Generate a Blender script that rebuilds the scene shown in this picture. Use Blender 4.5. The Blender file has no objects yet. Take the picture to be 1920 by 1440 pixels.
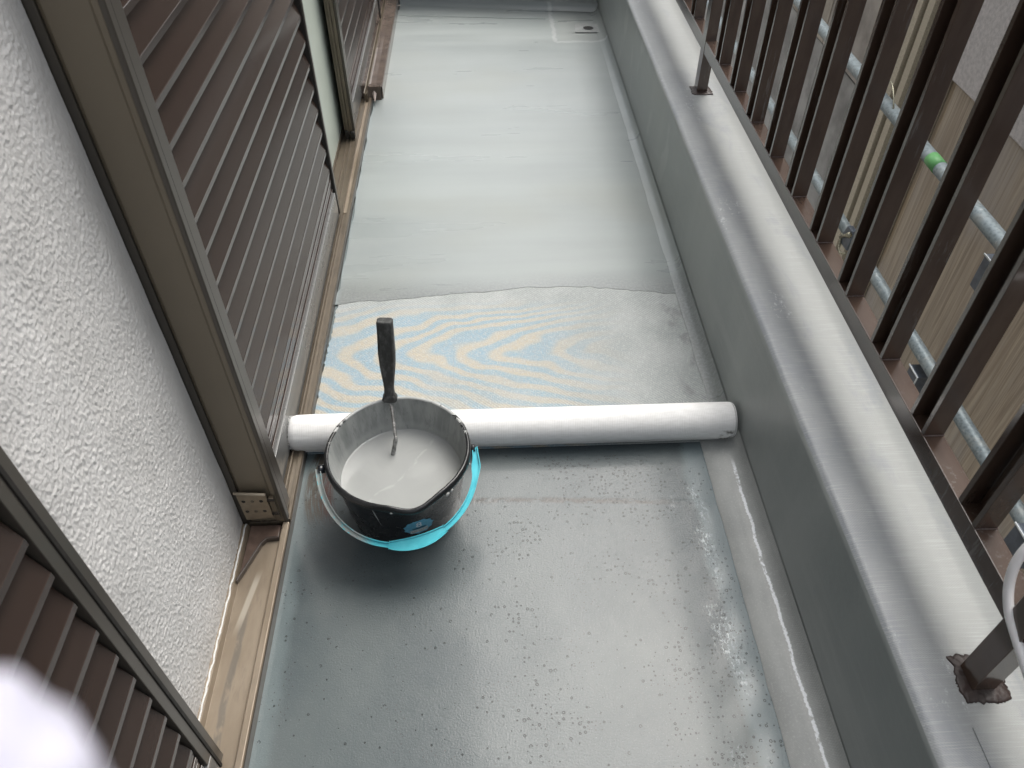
import bpy, bmesh, math, random
from mathutils import Vector, Matrix, noise
random.seed(7)
S = bpy.context.scene
COL = S.collection
# ---------------------------------------------------------------- camera
cam_d = bpy.data.cameras.new("camera"); cam = bpy.data.objects.new("camera", cam_d); COL.objects.link(cam)
RT = Vector((0.999149, -0.041245, 0.0)); UP = Vector((0.029235, 0.708443, 0.705162)); FW = Vector((0.029094, 0.704561, -0.709046))
M = Matrix(((RT.x, UP.x, -FW.x, 0), (RT.y, UP.y, -FW.y, 0), (RT.z, UP.z, -FW.z, 1.45), (0, 0, 0, 1)))
cam.matrix_world = M
cam_d.sensor_width = 36; cam_d.sensor_fit = 'HORIZONTAL'; cam_d.lens = 36 * 1452 / 1920
cam_d.clip_start = 0.01; cam_d.clip_end = 300
cam_d.dof.use_dof = True; cam_d.dof.focus_distance = 1.9; cam_d.dof.aperture_fstop = 10.5
S.camera = cam
# ---------------------------------------------------------------- light
SUN_EL, SUN_AZ = 61.0, 36.0          # azimuth measured from +Y (forward) towards +X
w = bpy.data.worlds.new("World"); S.world = w; w.use_nodes = True
nt = w.node_tree; nt.nodes.clear()
sky = nt.nodes.new('ShaderNodeTexSky'); sky.sky_type = 'NISHITA'; sky.sun_disc = False
sky.sun_elevation = math.radians(SUN_EL); sky.sun_rotation = math.radians(SUN_AZ)
sky.air_density = 1.6; sky.dust_density = 6.0; sky.ozone_density = 1.0
hs = nt.nodes.new('ShaderNodeHueSaturation'); hs.inputs['Saturation'].default_value = 0.36
bg = nt.nodes.new('ShaderNodeBackground'); bg.inputs['Strength'].default_value = 0.15
out = nt.nodes.new('ShaderNodeOutputWorld')
nt.links.new(sky.outputs[0], hs.inputs['Color']); nt.links.new(hs.outputs[0], bg.inputs[0]); nt.links.new(bg.outputs[0], out.inputs[0])
sl = bpy.data.lights.new("sun", 'SUN'); sl.energy = 1.1; sl.angle = math.radians(50); sl.color = (1.0, 0.985, 0.95)
sun = bpy.data.objects.new("sun", sl); COL.objects.link(sun)
el, az = math.radians(SUN_EL), math.radians(SUN_AZ)
sd = Vector((math.sin(az) * math.cos(el), math.cos(az) * math.cos(el), math.sin(el)))
sun.rotation_euler = sd.to_track_quat('Z', 'Y').to_euler()
S.view_settings.view_transform = 'Standard'; S.view_settings.look = 'None'
S.view_settings.exposure = 0.84; S.view_settings.gamma = 1.0; S.view_settings.use_curve_mapping = False
S.render.engine = 'CYCLES'

# ---------------------------------------------------------------- node helper
class NB:
    def __init__(s, name):
        s.m = bpy.data.materials.new(name); s.m.use_nodes = True; s.t = s.m.node_tree; s.t.nodes.clear()
        s.o = s.n('OutputMaterial'); s.b = s.n('BsdfPrincipled'); s.l(s.b.outputs[0], s.o.inputs[0])
        s.pos = s.n('NewGeometry').outputs['Position']
        s.bump_h = None
    def n(s, k): return s.t.nodes.new('ShaderNode' + k)
    def l(s, a, b): s.t.links.new(a, b)
    def put(s, inp, v):
        if hasattr(v, 'is_output') or isinstance(v, bpy.types.NodeSocket): s.l(v, inp)
        elif isinstance(v, (tuple, list)):
            inp.default_value = tuple(v) + (1,) if len(v) == 3 and len(inp.default_value) == 4 else v
        else: inp.default_value = v
    def scale(s, sc, src=None, off=(0, 0, 0), rot=(0, 0, 0)):
        m = s.n('Mapping'); s.l(src or s.pos, m.inputs[0]); m.inputs['Scale'].default_value = sc if isinstance(sc, (tuple, list)) else (sc,) * 3
        m.inputs['Location'].default_value = off; m.inputs['Rotation'].default_value = rot
        return m.outputs[0]
    def noise(s, sc, det=4, rough=.55, dist=0, vec=None, off=(0, 0, 0)):
        q = s.n('TexNoise'); s.l(s.scale(sc, vec, off), q.inputs['Vector']); q.inputs['Scale'].default_value = 1
        q.inputs['Detail'].default_value = det; q.inputs['Roughness'].default_value = rough; q.inputs['Distortion'].default_value = dist
        return q.outputs['Fac']
    def vor(s, sc, feat='F1', rnd=1.0, vec=None, out='Distance', dims='3D'):
        q = s.n('TexVoronoi'); q.voronoi_dimensions = dims; q.feature = feat; s.l(s.scale(sc, vec), q.inputs['Vector']); q.inputs['Scale'].default_value = 1
        q.inputs['Randomness'].default_value = rnd
        return q.outputs[out]
    def math(s, op, a, b=0.0, c=0.0, clamp=False):
        q = s.n('Math'); q.operation = op; q.use_clamp = clamp
        s.put(q.inputs[0], a); s.put(q.inputs[1], b)
        if op in ('MULTIPLY_ADD', 'SMOOTH_MIN', 'COMPARE', 'WRAP', 'PINGPONG'): s.put(q.inputs[2], c)
        return q.outputs[0]
    def ramp(s, f, lo, hi, a=0.0, b=1.0, smooth=True):
        q = s.n('MapRange'); q.interpolation_type = 'SMOOTHSTEP' if smooth else 'LINEAR'
        for i, v in enumerate((f, lo, hi, a, b)): s.put(q.inputs[i], v)
        return q.outputs[0]
    def mix(s, f, a, b, mode='MIX'):
        q = s.n('Mix'); q.data_type = 'RGBA'; q.blend_type = mode; q.clamp_factor = True
        s.put(q.inputs[0], f); s.put(q.inputs[6], a); s.put(q.inputs[7], b)
        return q.outputs[2]
    def axis(s):
        q = s.n('SeparateXYZ'); s.l(s.pos, q.inputs[0]); return q.outputs
    def bump(s, h, dist=.001, st=1.0):
        q = s.n('Bump'); q.inputs['Strength'].default_value = st; q.inputs['Distance'].default_value = dist
        s.put(q.inputs['Height'], h)
        if s.bump_h is not None: s.l(s.bump_h, q.inputs['Normal'])
        s.bump_h = q.outputs[0]; s.l(s.bump_h, s.b.inputs['Normal'])
    def fin(s, col=None, rough=None, metal=None, spec=None, coat=None, coat_r=None):
        for k, v in (('Base Color', col), ('Roughness', rough), ('Metallic', metal), ('Specular IOR Level', spec), ('Coat Weight', coat), ('Coat Roughness', coat_r)):
            if v is not None: s.put(s.b.inputs[k], v)
        return s.m

def simple(name, col, rough=.5, var=.12, sc=40, bump=0, bsc=300, **k):
    b = NB(name)
    n = b.noise(sc, 5); c = b.mix(b.ramp(n, .3, .7), tuple(x * (1 - var) for x in col), tuple(min(1, x * (1 + var)) for x in col))
    r = b.ramp(b.noise(sc * 1.7, 3), .3, .7, rough * .92, rough * 1.08)
    if bump: b.bump(b.noise(bsc, 3), bump)
    return b.fin(c, r, **k)

# ---------------------------------------------------------------- materials
def mat_floor():
    b = NB('wet_old_floor_coating'); x, y, z = b.axis()
    big = b.noise((2.2, 1.6, 1), 4, .5); mid = b.noise(9, 5)
    c = b.mix(b.ramp(big, .35, .65), (.056, .074, .081), (.088, .107, .109))
    c = b.mix(b.math('MULTIPLY', b.ramp(mid, .45, .75), .35), c, (.110, .128, .128))
    # teal old margin showing along the upstand
    edge = b.math('ADD', x, b.math('MULTIPLY', b.math('SUBTRACT', b.noise(7, 3), .5), .05))
    band = b.ramp(edge, .445, .475)
    c = b.mix(b.math('MULTIPLY', band, .6), c, (.185, .235, .25))
    bandl = b.ramp(edge, -.40, -.435); c = b.mix(b.math('MULTIPLY', bandl, .8), c, (.135, .17, .175))
    # white scuffs
    sc = b.math('MULTIPLY', b.ramp(b.noise((120, 70, 1), 6, .85), .50, .60), b.math('MULTIPLY', b.ramp(b.noise((10, 4, 1), 2), .48, .6), b.math('MULTIPLY', b.ramp(edge, .40, .43), b.ramp(edge, .50, .46))))
    c = b.mix(b.math('MULTIPLY', sc, .75), c, (.50, .56, .58))
    # ridge dirt
    ym = b.math('SUBTRACT', b.math('MULTIPLY_ADD', x, -.055, 1.068), y)
    dy = b.math('ABSOLUTE', b.math('ADD', ym, b.math('MULTIPLY', b.math('SUBTRACT', b.noise((8, 8, 1), 3), .5), .012)))
    seam = b.math('MULTIPLY', b.ramp(dy, .012, .002), b.ramp(b.noise((26, 60, 1), 5, .7), .38, .55))
    seam = b.math('MULTIPLY', seam, b.math('MULTIPLY', b.ramp(x, -.12, -.02), b.ramp(x, .48, .32)))
    c = b.mix(b.math('MULTIPLY', seam, .85), c, (.055, .048, .042))
    # rusty arc scrape left of bucket
    px = b.math('SUBTRACT', x, -.10); py = b.math('SUBTRACT', y, 1.13)
    rr = b.math('SQRT', b.math('ADD', b.math('MULTIPLY', px, px), b.math('MULTIPLY', py, py)))
    arc = b.math('MULTIPLY', b.ramp(rr, .342, .33), b.ramp(rr, .265, .28))
    arc = b.math('MULTIPLY', arc, b.math('MULTIPLY', b.ramp(y, 1.0, 1.06), b.ramp(x, -.2, -.25)))
    cmb = b.n('CombineXYZ'); b.put(cmb.inputs[0], b.math('MULTIPLY', rr, 330)); b.put(cmb.inputs[1], b.math('MULTIPLY', y, 25))
    st = b.n('TexNoise'); b.l(cmb.outputs[0], st.inputs['Vector']); st.inputs['Scale'].default_value = 1; st.inputs['Detail'].default_value = 5
    arcm = b.math('MULTIPLY', arc, b.ramp(st.outputs['Fac'], .36, .52))
    c = b.mix(arcm, c, b.mix(b.ramp(rr, .285, .31), (.055, .022, .018), (.06, .050, .038)))
    # pinholes: rings of burst bubbles in patches
    V = b.vor((108, 108, 1), dims='2D'); VR = b.n('TexVoronoi'); VR.voronoi_dimensions = '2D'; b.l(b.scale((108, 108, 1)), VR.inputs['Vector']); VR.inputs['Scale'].default_value = 1
    csep = b.n('SeparateColor'); b.l(VR.outputs['Color'], csep.inputs[0])
    size = b.ramp(b.math('POWER', csep.outputs[0], 2.2), .0, 1, .03, .30, False)
    ring = b.ramp(b.math('ABSOLUTE', b.math('SUBTRACT', V, size)), .10, .03)
    dens = b.math('MULTIPLY', b.ramp(b.noise((3.2, 5, 1), 4), .44, .60), b.math('MULTIPLY', b.ramp(x, -.1, .08), b.ramp(y, 1.25, 1.15)))
    pick = b.math('LESS_THAN', csep.outputs[1], b.math('MULTIPLY_ADD', dens, .45, .04))
    bub = b.math('MULTIPLY', ring, pick)
    c = b.mix(b.math('MULTIPLY', bub, .9), c, (.02, .022, .022))
    spots = b.math('MULTIPLY', b.ramp(b.vor((60, 60, 1), dims='2D'), .10, .05), b.math('LESS_THAN', b.noise((9, 9, 1), 2), .43))
    c = b.mix(b.math('MULTIPLY', spots, .8), c, (.04, .04, .04))
    c = b.mix(b.math('MULTIPLY', b.ramp(b.noise(420, 2), .6, .75), .25), c, (.34, .36, .36))
    r = b.ramp(b.noise((5, 4, 1), 5), .3, .7, .30, .42)
    grit = b.math('ADD', b.math('MULTIPLY', b.noise(260, 3, .6), b.ramp(x, -.15, .1, .35, 1)), b.math('MULTIPLY', b.noise(30, 2), .35))
    b.bump(grit, .0015, .85); b.bump(b.noise(700, 2), .0004, .5); b.bump(b.math('SUBTRACT', 0, bub), .0012, 1.0)
    b.bump(b.math('MULTIPLY', b.ramp(dy, .014, .0), b.ramp(b.noise((30, 30, 1), 4, .7), .3, .7)), .0016, .7)
    return b.fin(c, r, spec=.5, coat=.38, coat_r=.15)

def mat_coat():
    b = NB('fresh_grey_floor_coating'); x, y, z = b.axis()
    n1 = b.noise((1.1, 6.5, 1), 5, .5, .15); n2 = b.noise((.7, 22, 1), 3); n3 = b.noise((1.5, 1.5, 1), 2)
    f = b.math('ADD', b.math('MULTIPLY', n1, .55), b.math('ADD', b.math('MULTIPLY', n2, .2), b.math('MULTIPLY', n3, .25)))
    c = b.mix(b.ramp(f, .36, .64), (.275, .304, .302), (.308, .338, .333))
    warm = b.math('MULTIPLY', b.ramp(b.noise((1.3, 2.0, 1), 2, off=(4, 1, 0)), .5, .7), .5)
    c = b.mix(warm, c, (.275, .293, .270))
    # wet, darker rim at the joint to the bare cloth
    e = b.math('ADD', y, b.math('MULTIPLY', b.noise((6, 6, 1), 4), -.06))
    d = b.math('MULTIPLY', b.ramp(e, 1.90, 1.775), b.ramp(b.noise((120, 120, 1), 4, .8), .36, .6, .35, 1))
    c = b.mix(b.math('MULTIPLY', d, .62), c, (.15, .155, .156))
    lm = b.ramp(x, -.425, -.46); c = b.mix(b.math('MULTIPLY', lm, .7), c, (.27, .33, .345))
    # patch round the drain
    c = b.mix(b.math('MULTIPLY', b.math('MULTIPLY', b.ramp(x, .36, .39), b.ramp(y, 3.69, 3.72)), .35), c, (.30, .31, .29))
    dx = b.math('ABSOLUTE', b.math('SUBTRACT', b.math('ADD', x, b.math('MULTIPLY', b.noise(22, 3), .03)), .373)); dyy = b.math('ABSOLUTE', b.math('SUBTRACT', b.math('ADD', y, b.math('MULTIPLY', b.noise(22, 3), .03)), 3.705))
    ln = b.math('MAXIMUM', b.math('MULTIPLY', b.ramp(dx, .014, .004), b.math('GREATER_THAN', y, 3.69)), b.math('MULTIPLY', b.ramp(dyy, .016, .004), b.math('GREATER_THAN', x, .36)))
    c = b.mix(b.math('MULTIPLY', ln, .5), c, (.52, .54, .53))
    r = b.ramp(b.noise((1.5, 9, 1), 4), .3, .7, .26, .42)
    scr = b.ramp(b.noise((9, 90, 1), 2, .5), .70, .76)
    b.bump(b.noise((2, 9, 1), 3), .002, .4); b.bump(b.noise((500, 500, 1), 2), .0003, .6); b.bump(b.noise((160, 120, 1), 4, .7), .0005, .5)
    return b.fin(c, r, spec=.5)

def weave(b, p=640):
    x, y, z = b.axis()
    a = b.math('SINE', b.math('MULTIPLY', x, p)); d = b.math('SINE', b.math('MULTIPLY', y, p)); return b.math('MULTIPLY', a, d)

def mat_mesh():
    b = NB('woven_glass_cloth'); x, y, z = b.axis()
    # moire shimmer painted into the cloth colour as blue and tan bands
    w1 = b.math('SUBTRACT', b.noise((1.7, 2.3, 1), 2, .4, .5), .5); w2 = b.math('SUBTRACT', b.noise((4.5, 7, 1), 2, .5), .5)
    yy = b.math('SUBTRACT', y, b.math('MULTIPLY_ADD', w1, .10, 1.56)); chev = b.math('SQRT', b.math('MULTIPLY_ADD', yy, yy, .0016))
    xx = b.math('ADD', x, b.math('MULTIPLY', w1, .25))
    ph = b.math('SUBTRACT', b.math('MULTIPLY', xx, 52), b.math('MULTIPLY', chev, 165))
    ph = b.math('ADD', ph, b.math('ADD', b.math('MULTIPLY', w1, 20), b.math('MULTIPLY', w2, 15)))
    s = b.math('SINE', ph)
    m = b.math('MULTIPLY', b.ramp(x, .42, .05), b.math('MULTIPLY', b.ramp(y, 1.80, 1.70), b.ramp(b.noise((3, 4, 1), 3), .28, .5, .35, 1)))
    base = b.mix(b.ramp(b.noise((6, 6, 1), 4), .3, .7), (.31, .335, .33), (.385, .405, .40))
    col = b.mix(b.ramp(s, -.7, .7), (.24, .365, .45), (.47, .415, .315))
    c = b.mix(b.math('MULTIPLY', m, b.ramp(b.noise((90, 90, 1), 4, .8), .35, .65, .45, .95)), base, col)
    th = b.noise((500, 60, 1), 2); th2 = b.noise((60, 500, 1), 2); t = b.math('MAXIMUM', th, th2)
    c = b.mix(b.math('MULTIPLY', b.ramp(t, .5, .72), .4), c, (.60, .62, .61))
    c = b.mix(b.math('MULTIPLY', b.ramp(b.noise((320, 320, 1), 3, .7), .46, .30), .5), c, (.20, .21, .22))
    # resin soaked right hand margin with smears
    sm = b.math('MULTIPLY', b.ramp(x, .49, .53), b.ramp(b.noise((16, 11, 1), 4), .48, .6)); c = b.mix(b.math('MULTIPLY', sm, .6), c, (.215, .22, .22))
    c = b.mix(b.math('MULTIPLY', b.ramp(b.math('ABSOLUTE', b.math('SUBTRACT', x, -.095)), .0012, .0004), .3), c, (.25, .27, .28))
    b.bump(weave(b), .0006, .6); b.bump(t, .0006, .6)
    return b.fin(c, .62, spec=.35)

def mat_strip():
    b = NB('woven_strip_over_cove'); x, y, z = b.axis()
    c = b.mix(b.ramp(b.noise((14, 9, 1), 5), .35, .65), (.33, .342, .335), (.39, .402, .392))
    e = b.math('ABSOLUTE', b.math('SUBTRACT', b.math('ADD', x, b.math('ADD', b.math('MULTIPLY', b.math('SUBTRACT', b.noise((1, 9, 1), 3), .5), .022), b.math('MULTIPLY', b.math('SUBTRACT', b.noise((200, 200, 1), 2), .5), .006))), .5745))
    ln = b.math('MULTIPLY', b.ramp(e, .0042, .0015), b.ramp(b.noise((60, 40, 1), 4, .7), .36, .48))
    ln = b.math('MULTIPLY', ln, b.ramp(y, 1.17, 1.12))
    c = b.mix(b.math('MULTIPLY', b.ramp(b.noise(230, 3), .5, .8), .4), c, (.58, .59, .57))
    c = b.mix(ln, c, (.83, .86, .88))
    b.bump(weave(b, 1300), .0003, .3); b.bump(b.noise(60, 3), .001, .5)
    return b.fin(c, b.ramp(x, .54, .58, .5, .35), spec=.5)

def mat_parapet_side():
    b = NB('brushed_grey_waterproof_coat'); x, y, z = b.axis()
    n = b.noise((8, 3.2, 1.4), 5, .6, .3)
    c = b.mix(b.ramp(n, .32, .68), (.27, .292, .287), (.37, .392, .384))
    pt = b.ramp(b.noise((4, 7, 4), 3, .5, off=(2, 3, 1)), .60, .68)
    c = b.mix(b.math('MULTIPLY', b.math('MULTIPLY', pt, b.ramp(y, 1.6, 2.2)), .45), c, (.42, .44, .425))
    c = b.mix(b.math('MULTIPLY', b.ramp(b.noise((6, 1.1, 26), 4, .65), .5, .72), .3), c, (.38, .395, .388))
    b.bump(b.noise((300, 60, 300), 3), .0006, .6); b.bump(b.noise((20, 8, 20), 3), .002, .5)
    return b.fin(c, b.ramp(n, .3, .7, .32, .5), spec=.5)

def mat_parapet_top():
    b = NB('pale_coated_cloth_coping'); x, y, z = b.axis()
    n = b.noise((5, 2.2, 1), 5, .6, .4)
    c = b.mix(b.ramp(n, .35, .65), (.245, .262, .275), (.305, .320, .328))
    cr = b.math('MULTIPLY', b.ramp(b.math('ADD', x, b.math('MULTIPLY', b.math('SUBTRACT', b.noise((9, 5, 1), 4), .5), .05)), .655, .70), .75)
    c = b.mix(cr, c, (.315, .328, .315))  # paler outer strip: light beside the soft handrail shadow, painted in
    dk = b.math('MULTIPLY', b.ramp(b.noise((11, 3.5, 1), 5, .7, .5, off=(5, 2, 0)), .50, .66), .5); c = b.mix(dk, c, (.215, .235, .26))  # bluish stain blotches that also stand in for the soft shadow band
    sp = b.math('MULTIPLY', b.ramp(b.noise((90, 60, 1), 5, .8), .57, .66), b.math('MULTIPLY', b.ramp(b.noise((7, 4.5, 1), 2, off=(3, 2, 0)), .55, .66), b.ramp(x, .70, .66)))
    c = b.mix(b.math('MULTIPLY', sp, .8), c, (.68, .70, .72))
    line = b.noise((14, 480, 3), 2); c = b.mix(b.math('MULTIPLY', b.ramp(line, .5, .75), .22), c, (.62, .64, .65))
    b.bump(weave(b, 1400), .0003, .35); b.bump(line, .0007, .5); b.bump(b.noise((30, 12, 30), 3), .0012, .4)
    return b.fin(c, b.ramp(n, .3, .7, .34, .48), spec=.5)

def mat_stucco():
    b = NB('sprayed_white_stucco'); n = b.noise((6, 5, 5), 5)
    c = b.mix(b.ramp(n, .35, .65), (.66, .656, .645), (.73, .725, .713))
    x, y, z = b.axis()
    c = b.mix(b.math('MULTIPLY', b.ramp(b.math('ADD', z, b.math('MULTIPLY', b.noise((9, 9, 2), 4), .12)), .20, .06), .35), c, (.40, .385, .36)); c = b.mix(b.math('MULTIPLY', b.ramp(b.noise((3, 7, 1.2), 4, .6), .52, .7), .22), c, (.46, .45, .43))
    b.bump(b.noise((330, 330, 330), 4, .65), .0012, .8); b.bump(b.vor((170, 170, 110), 'SMOOTH_F1'), .0016, .6)
    return b.fin(c, .5, spec=.45)

def mat_enamel(name, a, bb, rough=.16, dark=None, bumpd=.0006):
    b = NB(name); n = b.noise((30, 5, 8), 4)
    c = b.mix(b.ramp(n, .35, .65), a, bb)
    c = b.mix(b.math('MULTIPLY', b.ramp(b.noise(160, 3, .7), .70, .76), .15), c, tuple(min(1, q * 3 + .03) for q in bb))
    wr = b.math('MULTIPLY', b.ramp(b.noise((90, 90, 9), 5, .75), .54, .64), b.ramp(b.noise((5, 4, 5), 2, off=(1, 7, 3)), .54, .64)); c = b.mix(b.math('MULTIPLY', wr, .55), c, (.17, .155, .145))
    b.bump(b.noise((9, 9, 9), 3), bumpd * 3, .3); b.bump(b.noise(160, 2), bumpd * .5, .25)
    return b.fin(c, b.ramp(b.noise(5, 3), .3, .7, rough * .85, rough * 1.2), spec=.42, coat=.7, coat_r=.08)

def mat_slat():
    b = NB('brown_painted_shutter'); n = b.noise((8, 1.2, 8), 3)
    c = b.mix(b.ramp(n, .3, .7), (.034, .023, .019), (.041, .028, .023))
    oi = b.n('ObjectInfo'); c = b.mix(b.ramp(oi.outputs['Random'], 0, 1, 0, .4, False), c, (.042, .025, .018))
    c = b.mix(b.math('MULTIPLY', b.ramp(b.noise((60, 22, 60), 5, .8), .62, .70), b.ramp(b.noise((3, 3, 3), 2), .5, .62, 0, .35)), c, (.10, .08, .075))
    b.bump(b.noise((5, 2.5, 5), 2), .0012, .25); b.bump(b.noise((300, 20, 300), 2), .0002, .2)
    return b.fin(c, .26, spec=.5, coat=.35, coat_r=.10)

def mat_wood():
    b = NB('weathered_timber_board'); x, y, z = b.axis()
    g = b.noise((40, 55, 1.6), 5, .6, .8); g2 = b.noise((12, 14, .5), 3, .5, 1.2)
    c = b.mix(b.ramp(g, .3, .7), (.27, .20, .13), (.56, .45, .32))
    c = b.mix(b.math('MULTIPLY', b.ramp(g2, .40, .70), .30), c, (.36, .31, .25))
    c = b.mix(b.ramp(b.noise((3, 2.2, 1.2), 3), .45, .7), c, (.40, .36, .325))
    oi = b.n('ObjectInfo'); c = b.mix(b.ramp(oi.outputs['Random'], 0, 1, 0, .45, False), c, (.30, .27, .24))
    c = b.mix(b.math('MULTIPLY', b.ramp(b.vor((6, 7, 4)), .045, .02), .8), c, (.06, .045, .03))
    ln = b.ramp(b.noise((30, 85, .9), 4, .65, 1.4), .46, .36); c = b.mix(b.math('MULTIPLY', ln, .55), c, (.20, .155, .11)); b.bump(g, .0015, .5)
    return b.fin(c, .6, spec=.3)

def mat_galv(name, base, stain=None):
    b = NB(name); n = b.vor((90, 90, 90), out='Distance'); m = b.noise(14, 5)
    c = b.mix(b.ramp(n, .1, .7), tuple(q * .8 for q in base), tuple(q * 1.2 for q in base))
    c = b.mix(b.math('MULTIPLY', b.ramp(m, .5, .7), .6), c, (.42, .43, .40))
    c = b.mix(b.math('MULTIPLY', b.ramp(b.noise(50, 5, .7), .58, .66), .6), c, (.55, .57, .56))
    if stain: c = b.mix(b.ramp(b.noise((3, 2.5, 5), 3), .56, .64), c, stain)
    b.bump(b.noise(120, 3), .0008, .5)
    return b.fin(c, .48, metal=.25, spec=.5)

def mat_tan():
    b = NB('dusty_bronze_aluminium'); x, y, z = b.axis()
    c = b.mix(b.ramp(b.noise((14, 4, 8), 5), .35, .65), (.235, .190, .140), (.315, .262, .200))
    c = b.mix(b.math('MULTIPLY', b.ramp(b.noise((40, 9, 20), 4, .7), .5, .68), .5), c, (.17, .14, .11))
    # grey drag mark and a pale dried smear running along the channel
    dx = b.math('ABSOLUTE', b.math('SUBTRACT', b.math('ADD', x, b.math('MULTIPLY', b.math('SUBTRACT', b.noise((1, 11, 1), 2), .5), .012)), -.508))
    mk = b.math('MULTIPLY', b.ramp(dx, .009, .004), b.math('MULTIPLY', b.ramp(y, .83, .76), b.ramp(b.noise((70, 24, 1), 3), .3, .5)))
    c = b.mix(b.math('MULTIPLY', mk, .6), c, (.115, .11, .10))
    d2 = b.math('ABSOLUTE', b.math('SUBTRACT', b.math('ADD', x, b.math('MULTIPLY', y, -.16)), -.638))
    m2 = b.math('MULTIPLY', b.ramp(d2, .008, .004), b.math('MULTIPLY', b.ramp(y, .74, .80), b.ramp(y, .90, .86)))
    c = b.mix(b.math('MULTIPLY', m2, .7), c, (.48, .44, .37))
    b.bump(b.noise((200, 20, 100), 2), .0003, .4)
    return b.fin(c, b.ramp(b.noise((20, 6, 10), 4), .3, .7, .28, .45), metal=.25, spec=.5)

MT = dict(
    floor=mat_floor(), coat=mat_coat(), mesh=mat_mesh(), strip=mat_strip(), side=mat_parapet_side(), top=mat_parapet_top(), stucco=mat_stucco(),
    rail=mat_enamel('brown_enamel_railing', (.066, .042, .032), (.086, .057, .043), .17),
    slat=mat_slat(),
    panel=simple('reflection_grey_rail_panel', (.15, .152, .148), .28, .03, 3, spec=.6, coat=.3, coat_r=.1),  # grey base colour stands in for the floor mirrored in the rail
    smear=simple('thick_brown_brushed_paint', (.030, .018, .015), .42, .25, 60, bump=.002, bsc=(60), spec=.4),
    frame=simple('olive_bronze_aluminium', (.175, .145, .105), .38, .04, 3, metal=.1, spec=.5),
    frame2=simple('grey_bronze_aluminium', (.075, .066, .055), .32, .04, 3, metal=.2, spec=.5),
    frame3=simple('brown_bronze_aluminium', (.140, .115, .085), .32, .1, 14, metal=.3, spec=.5),
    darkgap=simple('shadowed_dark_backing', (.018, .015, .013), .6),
    tan=mat_tan(), wood=mat_wood(),
    stucco2=simple('rough_grey_mortar', (.50, .465, .445), .75, .14, 60, bump=.002, bsc=180),
    greywall=simple('smooth_grey_render', (.26, .25, .235), .6, .35, 4, bump=.0008, bsc=60),
    beige=simple('speckled_beige_trim', (.44, .385, .29), .7, .3, 260),
    galv=mat_galv('galvanised_steel', (.24, .285, .30)), galv2=mat_galv('stained_galvanised_steel', (.19, .215, .215), (.26, .15, .06)),
    zinc=simple('yellow_zinc_clamp', (.42, .40, .30), .28, .3, 60, metal=.8),
    plate=simple('blue_grey_steel_plate', (.13, .15, .18), .4, .2, 30, metal=.3),
    green=simple('green_tape', (.15, .42, .15), .5, .1),
    ground=simple('grey_gravelly_ground', (.16, .15, .135), .9, .3, 12, bump=.01, bsc=40),
    glass=simple('pale_frosted_glass', (.60, .66, .59), .25, .04, 3, spec=.5),  # frosted tint and reflected sky both painted into the pale base colour
    black=None, blue=None, paint=None, dark_grip=None, white=simple('matt_white_gloss', (.80, .80, .80), .5, .02, 60),
    caulk=simple('white_sealant', (.72, .72, .70), .5, .1, 80, bump=.002, bsc=120),
    hose=simple('white_cable_sheath', (.86, .85, .86), .35, .04, 30),
    drain=simple('dull_lead_plate', (.30, .315, .31), .5, .1, 40), hole=simple('drain_void', (.008, .008, .008), .5),
    housewall=simple('plain_house_wall', (.42, .42, .40), .8, .05, 10), eave=simple('eave_soffit', (.32, .31, .29), .8, .05, 10),
    rubber=simple('black_rubber_foot', (.02, .018, .016), .5),
)
def mat_black():
    b = NB('black_plastic_with_paint_drips'); c = b.mix(b.ramp(b.noise(50, 4), .4, .7), (.006, .007, .009), (.012, .014, .017))
    c = b.mix(b.ramp(b.noise((35, 35, 90), 5, .75), .71, .73), c, (.30, .32, .32))
    c = b.mix(b.math('MULTIPLY', b.ramp(b.noise((9, 9, 5), 4, .6, 1), .55, .75), .5), c, (.012, .02, .026))
    b.bump(b.noise(60, 3), .0006, .5)
    return b.fin(c, b.ramp(b.noise(20, 4), .3, .7, .15, .34), spec=.5)
def mat_inner():
    b = NB('paint_coated_bucket_wall'); x, y, z = b.axis(); zz = b.math('ADD', z, b.math('MULTIPLY', b.math('SUBTRACT', b.noise((18, 18, 2), 4), .5), .02)); c = b.mix(b.ramp(b.noise((34, 34, 6), 6, .65), .35, .65), (.20, .215, .21), (.31, .322, .315)); c = b.mix(b.math('MULTIPLY', b.ramp(zz, .150, .128), .6), c, (.40, .41, .40)); c = b.mix(b.math('MULTIPLY', b.ramp(b.noise((60, 60, 14), 5, .75), .55, .66), .5), c, (.14, .15, .148))
    b.bump(b.noise((60, 60, 22), 4), .0015, .4); return b.fin(c, .3, spec=.5)
def mat_rimpaint():
    b = NB('rim_with_dried_paint'); x, y, z = b.axis()
    f = b.math('ADD', b.noise(48, 5, .75), b.math('MULTIPLY', b.math('SUBTRACT', y, 1.065), 2.0))
    c = b.mix(b.ramp(f, .60, .63), (.012, .013, .014), (.40, .41, .40))
    b.bump(f, .002, .5); return b.fin(c, .25, spec=.5)
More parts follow.
